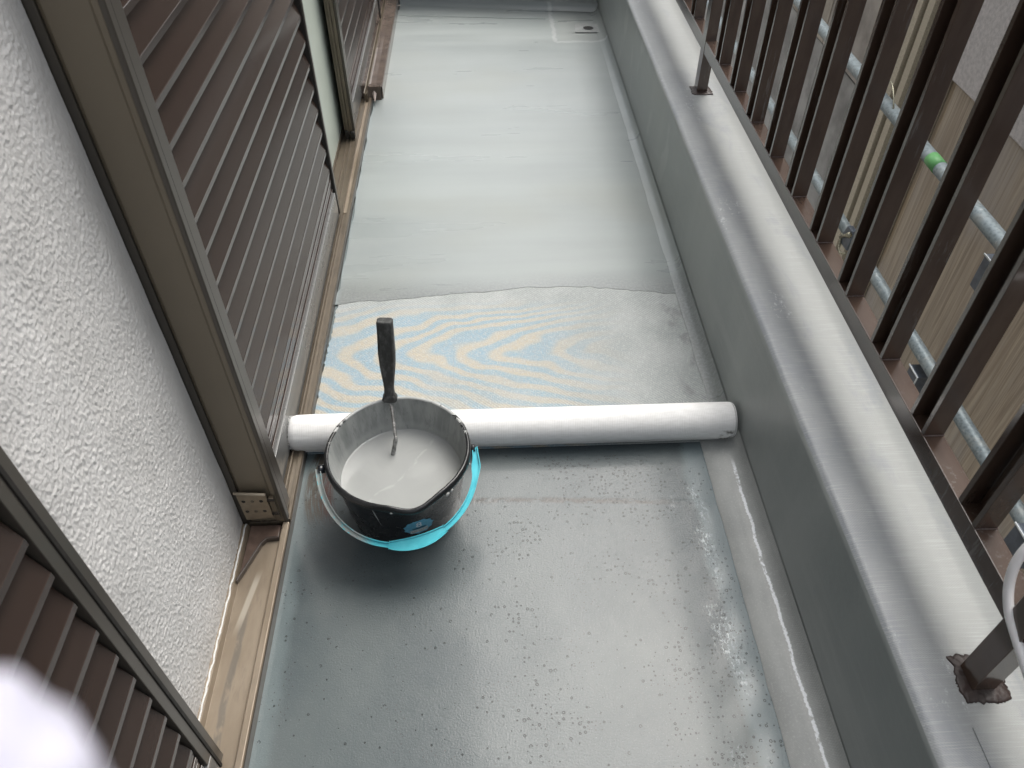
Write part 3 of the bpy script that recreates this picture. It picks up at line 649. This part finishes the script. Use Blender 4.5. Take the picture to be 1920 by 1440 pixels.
def splat(cx, cy, rx, ry, seed):
    bm = bmesh.new(); n = 120; rings = []
    def edge(a):
        sq = 1 / max(abs(math.cos(a)), abs(math.sin(a))) ** .8; u = Vector((math.cos(a), math.sin(a), 0))
        return sq * (1 + .16 * noise.noise(u * 1.4 + Vector((0, 0, seed))) + .10 * noise.noise(u * 5 + Vector((0, 0, seed))) + .10 * noise.noise(u * 17 + Vector((0, 0, seed))))
    for q, h in ((1, .3302), (.985, .3318), (.93, .3326), (.82, .3332), (.68, .3336), (.5, .334)):
        rings.append([bm.verts.new((cx + rx * q * edge(2 * math.pi * k / n) * math.cos(2 * math.pi * k / n), cy + ry * q * edge(2 * math.pi * k / n) * math.sin(2 * math.pi * k / n), h + (.0007 * noise.noise(Vector((k * .35, q * 9, seed))) if q < .98 else 0))) for k in range(n)])
    for P_, Q_ in zip(rings, rings[1:]):
        for k in range(n): bm.faces.new((P_[k], P_[(k + 1) % n], Q_[(k + 1) % n], Q_[k]))
    bm.faces.new(rings[-1]); return bmobj('paint_patch', bm, 'smear', smooth=True)
rl.add(splat(.712, .470, .036, .037, 1)); rl.add(splat(.719, 2.440, .034, .032, 5))

# ================================================================ NEIGHBOUR SIDE
X = 2.2
nb = Thing('neighbour_wall', (2.25, 3, -2.7), 'neighbouring wall of timber boards and grey mortar seen through the railing', 'wall')
lb = -2.7
ybs = [-1.0, -.1, .82, 1.75, 2.67, 3.42]
for a, b_ in zip(ybs, ybs[1:]):
    nb.add(boxobj('board', (X, X + .02, a + .003, b_ - .003, lb, -.112 + random.uniform(-.004, .004)), 'wood', None, .001))
for a, b_, dx, m, zt in ((3.425, 3.485, .02, 'wood', -.10), (3.49, 3.552, -.008, 'beige', 1.4), (3.556, 3.69, .012, 'wood', 1.4), (3.695, 3.835, .03, 'greywall', 1.4), (3.84, 3.898, -.004, 'beige', 1.4), (3.902, 3.935, .03, 'darkgap', 1.4), (3.938, 3.992, -.010, 'beige', 1.4), (3.996, 4.06, .025, 'darkgap', 1.4)):
    nb.add(boxobj('trim_board', (X + dx, X + dx + .03, a, b_, lb, (2.98 if zt > 1 else zt)), m, None, .001))
nb.add(boxobj('backing_wall', (X + .06, X + .2, -2.5, 9.5, lb, 3.0), 'greywall', None, 0))
nb.add(boxobj('mortar_panel', (X - .012, X + .03, -1.2, 2.67, -.108, 2.98), 'stucco2', None, .006)); nb.add(boxobj('mortar_panel', (X - .010, X + .03, 2.676, 3.485, -.108, 2.98), 'stucco2', None, .006))
for k in range(6):
    y = 4.07 + .9 * k
    nb.add(boxobj('render_panel', (X + .01, X + .05, y, y + .885, lb, -.55 + .02 * math.sin(k * 3)), 'greywall', None, .003))
    nb.add(boxobj('upper_panel', (X - .005, X + .05, y, y + .89, -.53, 2.98), simple('brown_grey_render', (.27 + .03 * (k % 3), .24 + .02 * (k % 2), .21), .6, .3, 5, bump=.001, bsc=80), None, .003))
# scaffold
grp = 'scaffold tubes beyond the railing'
def pipe(label, pts, mat, rr=.0243):
    o = tube('scaffold_pipe', pts, rr, mat, n=20); tag(o, label, 'pipe', grp); return o
def pipe2(label, x, z, y0, y1): return pipe(label, [(x, y0, z), (x, (y0 + y1) / 2, z), (x, y1, z)], 'galv')
PX1, PZ1 = 1.5, .145
up = Thing('scaffold_pipe', (PX1, 2.2, PZ1), 'upper level galvanised scaffold tube with a green taped ring, beyond the railing', 'pipe', grp)
up.add(tube('tube_body', [(PX1, -1, PZ1), (PX1, 1, PZ1), (PX1, 5.6, PZ1)], .0243, 'galv', n=20))
up.add(tube('green_ring', [(PX1, 2.235, PZ1), (PX1, 2.27, PZ1), (PX1, 2.30, PZ1)], .0250, 'green', n=20))
pipe2('lower galvanised scaffold tube running beyond the foot of the railing', 1.6, -.50, -1, 5.6)
pipe('upright stained scaffold tube standing beside the beige trim boards', [(1.56, 2.93, -2.7), (1.56, 2.93, -.5), (1.56, 2.93, 1.3)], 'galv2')
cl = Thing('scaffold_clamp', (1.57, 2.68, -.45), 'small yellowish zinc clamp gripping the lower scaffold tube', 'clamp')
cc = Vector((1.585, 2.71, -.47))
def rock(o, ang, c):
    return o
bm = bmesh.new(); prism(bm, [(-.035, -.045), (.030, -.050), (.040, -.005), (.022, .045), (-.028, .050), (-.042, .004)], 0, -.012, .012); bmesh.ops.translate(bm, vec=cc + Vector((-.035, 0, .02)), verts=bm.verts); cl.add(bmobj('clamp_body', bm, 'plate', bevel=.004))
for dz, dy in ((.055, -.02), (-.035, .02)):
    pts = [cc + Vector((math.cos(a) * .034, dy, dz * .3 + math.sin(a) * .034)) for a in [math.radians(q) for q in range(0, 361, 24)]]
    cl.add(tube('clamp_band', pts, .006, 'zinc', n=8))
cl.add(tube('clamp_bolt', [cc + Vector((-.055, -.03, .05)), cc + Vector((-.055, .0, .03)), cc + Vector((-.055, .035, .0))], .007, 'zinc', n=8))
cl.add(tube('clamp_nut', [cc + Vector((-.055, -.034, .055)), cc + Vector((-.055, -.020, .045))], .013, 'zinc', n=6))
cl.add(tube('clamp_lever', smoothpath([cc + Vector((-.05, -.045, -.03)), cc + Vector((-.06, -.02, -.045)), cc + Vector((-.055, .02, -.035)), cc + Vector((-.045, .045, .01))], 4), .0045, 'zinc', n=8))
for lab, (bx, by, bz) in (('blue grey steel bracket hung under the upper scaffold tube', (1.56, 1.86, .02)), ('blue grey steel bracket hung under the lower scaffold tube', (1.60, 1.99, -.575)), ('blue grey steel bracket nearest the white cable, beyond the railing', (1.42, 1.10, -.30))):
    t = Thing('scaffold_bracket', (bx, by, bz), lab, 'bracket', 'steel brackets on the scaffold')
    t.box('bracket_plate', (bx - .03, bx + .03, by - .035, by + .035, bz - .09, bz + .03), 'plate', .003)
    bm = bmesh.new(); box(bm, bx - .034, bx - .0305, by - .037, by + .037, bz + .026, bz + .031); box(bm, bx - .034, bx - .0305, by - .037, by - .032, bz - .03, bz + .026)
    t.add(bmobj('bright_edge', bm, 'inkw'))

wr = smoothpath([(1.52, 2.86, .42), (1.50, 2.80, .30), (1.49, 2.74, .24), (1.50, 2.80, .16), (1.52, 2.70, .10), (1.49, 2.62, .16), (1.50, 2.72, .22), (1.53, 2.84, .12), (1.52, 2.88, -.1), (1.525, 2.90, -.42)], 8)
o = tube('tie_wire', wr, .0035, 'zinc', n=6); tag(o, 'twisted bright tie wire hanging on the upright scaffold tube', 'wire')
# ================================================================ CLOTH ROLL
rt = Thing('cloth_roll', (.06, 1.247, 0), 'bright white roll of woven cloth lying across the balcony floor behind the bucket', 'roll')
bm = bmesh.new(); rings = []; n = 56; R0 = .0440; xs = [-.480, -.478, -.473, -.462, -.43] + [-.43 + .985 * i / 60 for i in range(1, 60)] + [.565, .580, .586, .5895]
rs = [.60, .80, .93, .985, 1] + [1] * 59 + [1, .995, .975, .93]
for x, q in zip(xs, rs):
    ring = []
    for k in range(n):
        a = 2 * math.pi * k / n; rr = R0 * q * (1 + .012 * noise.noise(Vector((x * 4, math.cos(a), math.sin(a)))))
        if x < -.46: rr *= 1 + .05 * noise.noise(Vector((x * 200, math.cos(a) * 9, math.sin(a) * 9)))
        ring.append(bm.verts.new((x, 1.2475 + rr * math.cos(a), .0052 + R0 + rr * math.sin(a))))
    rings.append(ring)
for P_, Q_ in zip(rings, rings[1:]):
    for k in range(n): bm.faces.new((P_[k], P_[(k + 1) % n], Q_[(k + 1) % n], Q_[k]))
bm.faces.new(rings[0]); bm.faces.new(rings[-1][::-1]); rt.add(bmobj('wound_cloth', bm, 'roll', smooth=True))
random.seed(3); bm = bmesh.new()
for k in range(260):
    a = random.uniform(0, 2 * math.pi); q = random.uniform(.72, 1.0); ln = random.uniform(.003, .008)
    p = Vector((-.474 - .006 * (1 - q) , 1.2475 + R0 * q * math.cos(a), .0052 + R0 + R0 * q * math.sin(a))); d = Vector((-1, random.uniform(-.3, .5) * math.cos(a), random.uniform(-.3, .5) * math.sin(a))) * ln
    v = [bm.verts.new(p + Vector((0, .0006 * math.cos(t), .0006 * math.sin(t)))) for t in (0, 2.1, 4.2)]; t_ = bm.verts.new(p + d)
    for i in range(3): bm.faces.new((v[i], v[(i + 1) % 3], t_))
rt.add(bmobj('frayed_end', bm, 'roll'))
# loose outer edge of the cloth
bm = bmesh.new(); rows = []
for i in range(60):
    x = -.462 + (.575 + .462) * i / 59; e = .0006 * noise.noise(Vector((x * 9, 0, 0)))
    rows.append([bm.verts.new((x, 1.2475 - (R0 + .0009 + e) * math.cos(a), .0052 + R0 + (R0 + .0009 + e) * math.sin(a))) for a in [math.radians(q) for q in (-62, -50, -38)]])
for P_, Q_ in zip(rows, rows[1:]):
    for k in range(2): bm.faces.new((P_[k], Q_[k], Q_[k + 1], P_[k + 1]))
o = bmobj('loose_end', bm, 'roll', smooth=True); md = o.modifiers.new('s', 'SOLIDIFY'); md.thickness = .0012; rt.add(o)

# ================================================================ BUCKET
BC = Vector((-.1955, 1.055, 0)); RZ = .209
bk = Thing('bucket', (BC.x, BC.y, 0), 'black round plastic bucket with turquoise handle, half full of grey coating', 'bucket')
SP = math.radians(286)
def spout(a):
    d = (a - SP + math.pi) % (2 * math.pi) - math.pi; return math.exp(-(d / .25) ** 2)
def lathe(name, prof, mat, n=120, sp=True, cap0=False, rough_edge=0):
    bm = bmesh.new(); rings = []
    for rr, z in prof:
        ring = []
        for k in range(n):
            a = 2 * math.pi * k / n; s_ = spout(a) * max(0, (z - .135) / .075) if sp else 0
            q = rr + .011 * s_; zz = z - .007 * s_ + (rough_edge * noise.noise(Vector((a * 9, z * 50, 0))) if z > .19 else 0)
            if rough_edge and z > .19: q += rough_edge * .7 * noise.noise(Vector((a * 14, 3, z * 30)))
            ring.append(bm.verts.new((BC.x + q * math.cos(a), BC.y + q * math.sin(a), zz)))
        rings.append(ring)
    for P_, Q_ in zip(rings, rings[1:]):
        for k in range(n): bm.faces.new((P_[k], P_[(k + 1) % n], Q_[(k + 1) % n], Q_[k]))
    if cap0: bm.faces.new(rings[0])
    return bmobj(name, bm, mat, smooth=True)
bk.add(lathe('bucket_wall', [(.108, .0045), (.116, .006), (.119, .012), (.121, .03), (.128, .075), (.134, .12), (.140, .165), (.1435, .190), (.1440, .1935)], 'black', cap0=True))
bk.add(lathe('inner_wall', [(.10, .03), (.118, .04), (.1310, .12), (.1375, .165), (.1420, .200), (.1440, .2085)], 'inner', rough_edge=.0008))
bk.add(lathe('rim', [(.1440, .1925), (.1505, .1925), (.1530, .1950), (.1535, .2010), (.1520, .2060), (.1490, .2095), (.1450, .2100), (.1432, .2070)], 'rim', rough_edge=.0008))
bk.add(lathe('foot_ring', [(.113, .0005), (.1155, .0015), (.1165, .006), (.1150, .010)], 'black', sp=False))
# pivots and bail
yaw = math.radians(8); phi = math.radians(24); hh = Vector((math.cos(yaw), math.sin(yaw), 0)); dd = Vector((math.sin(yaw) * math.cos(phi), -math.cos(yaw) * math.cos(phi), -math.sin(phi)))
nn = hh.cross(dd).normalized(); pc = Vector((-.197, 1.042, .190))
def bail_pt(t): return pc + hh * (.163 * math.cos(t)) + dd * (.181 * math.sin(t) ** .9 if math.sin(t) > 0 else 0)
def strip(name, ts, wfun, th, lip, mat):
    """U-section strap: web plus two raised lips, following the bail arc"""
    bm = bmesh.new(); rows = []
    for i, t in enumerate(ts):
        p = bail_pt(t); tg = (bail_pt(min(t + .01, math.pi)) - bail_pt(max(t - .01, 0))).normalized()
        outw = nn.cross(tg).normalized()
        if outw.dot(p - pc) < 0: outw = -outw
        w = wfun(t); up = nn if nn.z > 0 else -nn
        # web lies in the bail plane, lips stand up from it
        pr = [(-w, 0), (-w, lip), (-w + .0020, lip), (-w + .0022, .0010), (w - .0022, .0010), (w - .0020, lip), (w, lip), (w, 0)]
        c_ = p + outw * (w * -.0)
        rows.append([bm.verts.new(c_ + outw * a + up * b_) for a, b_ in pr])
    for P_, Q_ in zip(rows, rows[1:]):
        for k in range(8): bm.faces.new((P_[k], P_[(k + 1) % 8], Q_[(k + 1) % 8], Q_[k]))
    bm.faces.new(rows[0]); bm.faces.new(rows[-1][::-1])
    return bmobj(name, bm, mat)
g0, g1 = math.radians(61), math.radians(103)
f = lambda a, b_, n: [a + (b_ - a) * i / n for i in range(n + 1)]
bail = bk.add(strip('carrying_handle', f(.0, g0, 30), lambda t: .0060 + .0035 * math.exp(-((t - .20) / .09) ** 2), .002, .0062, 'bail'))
bk.add(strip('carrying_handle', f(g1, math.pi, 40), lambda t: .0055, .002, .0066, 'bail'))
bk.add(strip('hand_grip', f(g0 + .004, g1 - .004, 24), lambda t: .0072 + .0062 * math.sin(math.pi * (t - g0) / (g1 - g0)) ** .7, .002, .0045, 'bail'))
for t in (g0, g1): bk.add(strip('grip_end', f(t - .003, t + .003, 2), lambda t: .0085, .002, .0055, 'bail'))
for s_ in (1, -1):
    p = pc + hh * .156 * s_
    bk.add(tube('pivot_boss', [p - hh * s_ * .006, p + hh * s_ * .004, p + hh * s_ * .007], .009, 'black', n=14))
# drips on the outside
for a_, ln, wd in ((268, .014, .0026), (252, .060, .0008), (312, .011, .0045), (317, .017, .0038), (345, .012, .0025)):
    a = math.radians(a_); pts = []
    for i in range(7):
        z = .197 - ln * i / 6; rr = (.1545 if z > .1925 else .1402 + (z - .165) * .14 + .0008) + .011 * spout(a) * max(0, (z - .135) / .075)
        if ln > .05: z -= .016; rr = .1345 + (z - .12) * .13 + .0012
        pts.append((BC.x + rr * math.cos(a + .01 * i), BC.y + rr * math.sin(a + .01 * i), z))
    bk.add(tube('paint_drip', pts, wd, 'drip', n=8, flat=.5, radii=[wd * (.7 + .5 * math.sin(i)) for i in range(7)]))
# sticker on the wall, bent round it
SA = math.radians(288); SZ = .104
def onwall(u, v, off):
    z = SZ + v; a = SA + u / .132 ; rr = .134 + (z - .12) * (.0062 / .045) + off
    s_ = spout(a) * max(0, (z - .135) / .075); rr += .011 * s_
    return Vector((BC.x + rr * math.cos(a), BC.y + rr * math.sin(a), z))
bm = bmesh.new(); ring = []; cv = bm.verts.new(onwall(0, 0, .0010)); mid = []
for k in range(48):
    a = 2 * math.pi * k / 48; q = 1 - .13 * abs(math.sin(a * 5.5)) ** .6
    u, v_ = .034 * q * math.cos(a), .030 * q * math.sin(a); u, v_ = u * .99 - v_ * .1, v_ + u * .08
    ring.append(bm.verts.new(onwall(u, v_, .0010))); mid.append(bm.verts.new(onwall(u * .5, v_ * .5, .0010)))
for k in range(48): bm.faces.new((ring[k], ring[(k + 1) % 48], mid[(k + 1) % 48], mid[k])); bm.faces.new((mid[k], mid[(k + 1) % 48], cv))
bk.add(bmobj('sticker', bm, 'sticker'))
bm = bmesh.new(); gr = [[bm.verts.new(onwall(-.019 + .038 * i / 8, -.0205 + .0115 * j + .08 * (-.019 + .038 * i / 8), .0014)) for i in range(9)] for j in range(2)]
for i in range(8): bm.faces.new((gr[0][i], gr[0][i + 1], gr[1][i + 1], gr[1][i]))
bk.add(bmobj('sticker_field', bm, 'silver'))
def text_on(txt, size, u0, v0, mat, slope=.08):
    cu = bpy.data.curves.new('txt', 'FONT'); cu.body = txt; cu.size = size; cu.align_x = 'CENTER'; cu.resolution_u = 3
    to = bpy.data.objects.new('txt', cu); COL.objects.link(to); dg = bpy.context.evaluated_depsgraph_get(); dg.update()
    me = bpy.data.meshes.new_from_object(to.evaluated_get(dg)); COL.objects.unlink(to); bpy.data.objects.remove(to); bpy.data.curves.remove(cu)
    for v in me.vertices:
        u, w_ = v.co.x + u0, v.co.y + v0; v.co = onwall(u, w_ + slope * u, .0018)
    me.materials.clear(); o = link('lettering', me, mat); bk.add(o); return o
text_on('8', .027, 0, .0010, 'inkw'); text_on('LA KAT. 0000 2013', .0060, 0, -.0172, 'ink')
bk.add(tube('sticker_script', [onwall(-.014 + .028 * i / 60, -.0045 + .0022 * math.sin(i * 1.3) + .08 * (-.014 + .028 * i / 60), .0016) for i in range(61)], .0005, 'ink', n=4))
# liquid
bm = bmesh.new(); rr_ = [.1312 * math.sin(math.pi / 2 * i / 14) for i in range(1, 15)]; c = bm.verts.new((BC.x, BC.y, .120)); prev = None
for i, q in enumerate(rr_):
    ring = [bm.verts.new((BC.x + q * math.cos(2 * math.pi * k / 96), BC.y + q * math.sin(2 * math.pi * k / 96), .120 + .0012 * noise.noise(Vector((q * math.cos(2 * math.pi * k / 96) * 14, q * math.sin(2 * math.pi * k / 96) * 14, 0))) + (.0016 if i == 13 else 0))) for k in range(96)]
    for k in range(96):
        if prev: bm.faces.new((prev[k], prev[(k + 1) % 96], ring[(k + 1) % 96], ring[k]))
        else: bm.faces.new((c, ring[k], ring[(k + 1) % 96]))
    prev = ring
o = bmobj('liquid_coating', bm, 'paint', smooth=True); tag(o, 'smooth pale grey liquid coating filling the lower half of the black bucket', 'paint')
# ---- roller handle standing in the bucket
rh = Thing('roller_handle', (-.222, 1.2, .2), 'dark paint crusted tool handle with bent rod, leaning on the bucket rim into the liquid', 'tool')
a0, a1 = Vector((-.2215, 1.197, .206)), Vector((-.2145, 1.243, .400))
ax = (a1 - a0).normalized(); sx = Vector((1, 0, 0)); sx = (sx - ax * sx.dot(ax)).normalized(); sy = ax.cross(sx)
secs = [(0, .0150, .0125), (.03, .0165, .0135), (.06, .0150, .0130), (.085, .0115, .0110), (.17, .0105, .0105), (.30, .0130, .0115), (.45, .0165, .0130), (.62, .0180, .0140), (.80, .0172, .0135), (.985, .0168, .0130), (1.0, .0158, .0120)]
bm = bmesh.new(); rings = []
for t, wx, wy in secs:
    c = a0 + (a1 - a0) * t; ring = []
    for u, v_ in ((-.75, -1), (.75, -1), (1, -.55), (1, .55), (.75, 1), (-.75, 1), (-1, .55), (-1, -.55)):
        # front face carries a raised ridge
        ring.append(bm.verts.new(c + sx * u * wx + sy * v_ * wy + Vector((.0006 * noise.noise(Vector((t * 20, u * 3, v_ * 3))), 0, .0006 * noise.noise(Vector((t * 17, u, v_)))))))
    rings.append(ring)
for P_, Q_ in zip(rings, rings[1:]):
    for k in range(8): bm.faces.new((P_[k], P_[(k + 1) % 8], Q_[(k + 1) % 8], Q_[k]))
bm.faces.new(rings[0][::-1]); bm.faces.new(rings[-1]); rh.add(bmobj('grip', bm, 'grip', bevel=.0018))
rp = smoothpath([(-.221, 1.199, .215), (-.2205, 1.190, .205), (-.217, 1.175, .195), (-.2095, 1.128, .168), (-.209, 1.121, .160), (-.2205, 1.112, .112)], 6)
rh.add(tube('rod', rp, .0042, 'rod', n=10, radii=[.0036 + .0010 * noise.noise(Vector((i * .7, 2, 0))) + (.0012 if i > 22 else 0) for i in range(len(rp))]))
rh.add(tube('collar_hole', [a0 + ax * .004 - sy * -.0100 + sx * .001, a0 + ax * .010 - sy * -.0142 + sx * .001], .0048, 'hole', n=10))
for q in (-.010, .010, .004): rh.add(tube('paint_blob', [a0 + sx * q + sy * .006, a0 + sx * q * 1.1 + sy * .008 - ax * .006, a0 + sx * q * 1.1 + sy * .007 - ax * .011], .0045, 'grip', n=8, radii=[.005, .0042, .002]))

# ================================================================ CABLE + NEAR CLOTH
hp = smoothpath([(.90, .60, .66), (.80, .575, .64), (.735, .553, .612), (.705, .540, .583), (.692, .529, .553), (.689, .512, .520), (.690, .488, .494), (.692, .457, .478), (.700, .416, .452), (.71, .37, .42), (.715, .30, .385), (.71, .2, .352), (.70, 0, .345), (.70, -.4, .345)], 8)
o = tube('power_cable', hp, .0066, 'hose', n=16); tag(o, 'white cable looping over the railing beside the nearest brown post', 'cable')
# soft cloth edge close to the lens (lower left)
bm = bmesh.new(); bmesh.ops.create_uvsphere(bm, u_segments=48, v_segments=32, radius=1)
cdir = lambda px, py, d: Vector((0, 0, 1.45)) + (RT * (px - 960) + UP * (720 - py) + FW * 1452) * (d / 1452)
c0 = cdir(-75, 1625, .055)
for v in bm.verts:
    d = Vector(v.co); k = 1 + .16 * noise.noise(d * 2.3 + Vector((3, 1, 2))) + .07 * noise.noise(d * 6)
    v.co = c0 + (RT * d.x * .0098 + UP * d.y * .0130 + FW * d.z * .009) * k
o = bmobj('white_cloth', bm, 'cloth', smooth=True); tag(o, 'blurred white cloth fold poking into the lower left corner close to the lens', 'cloth')
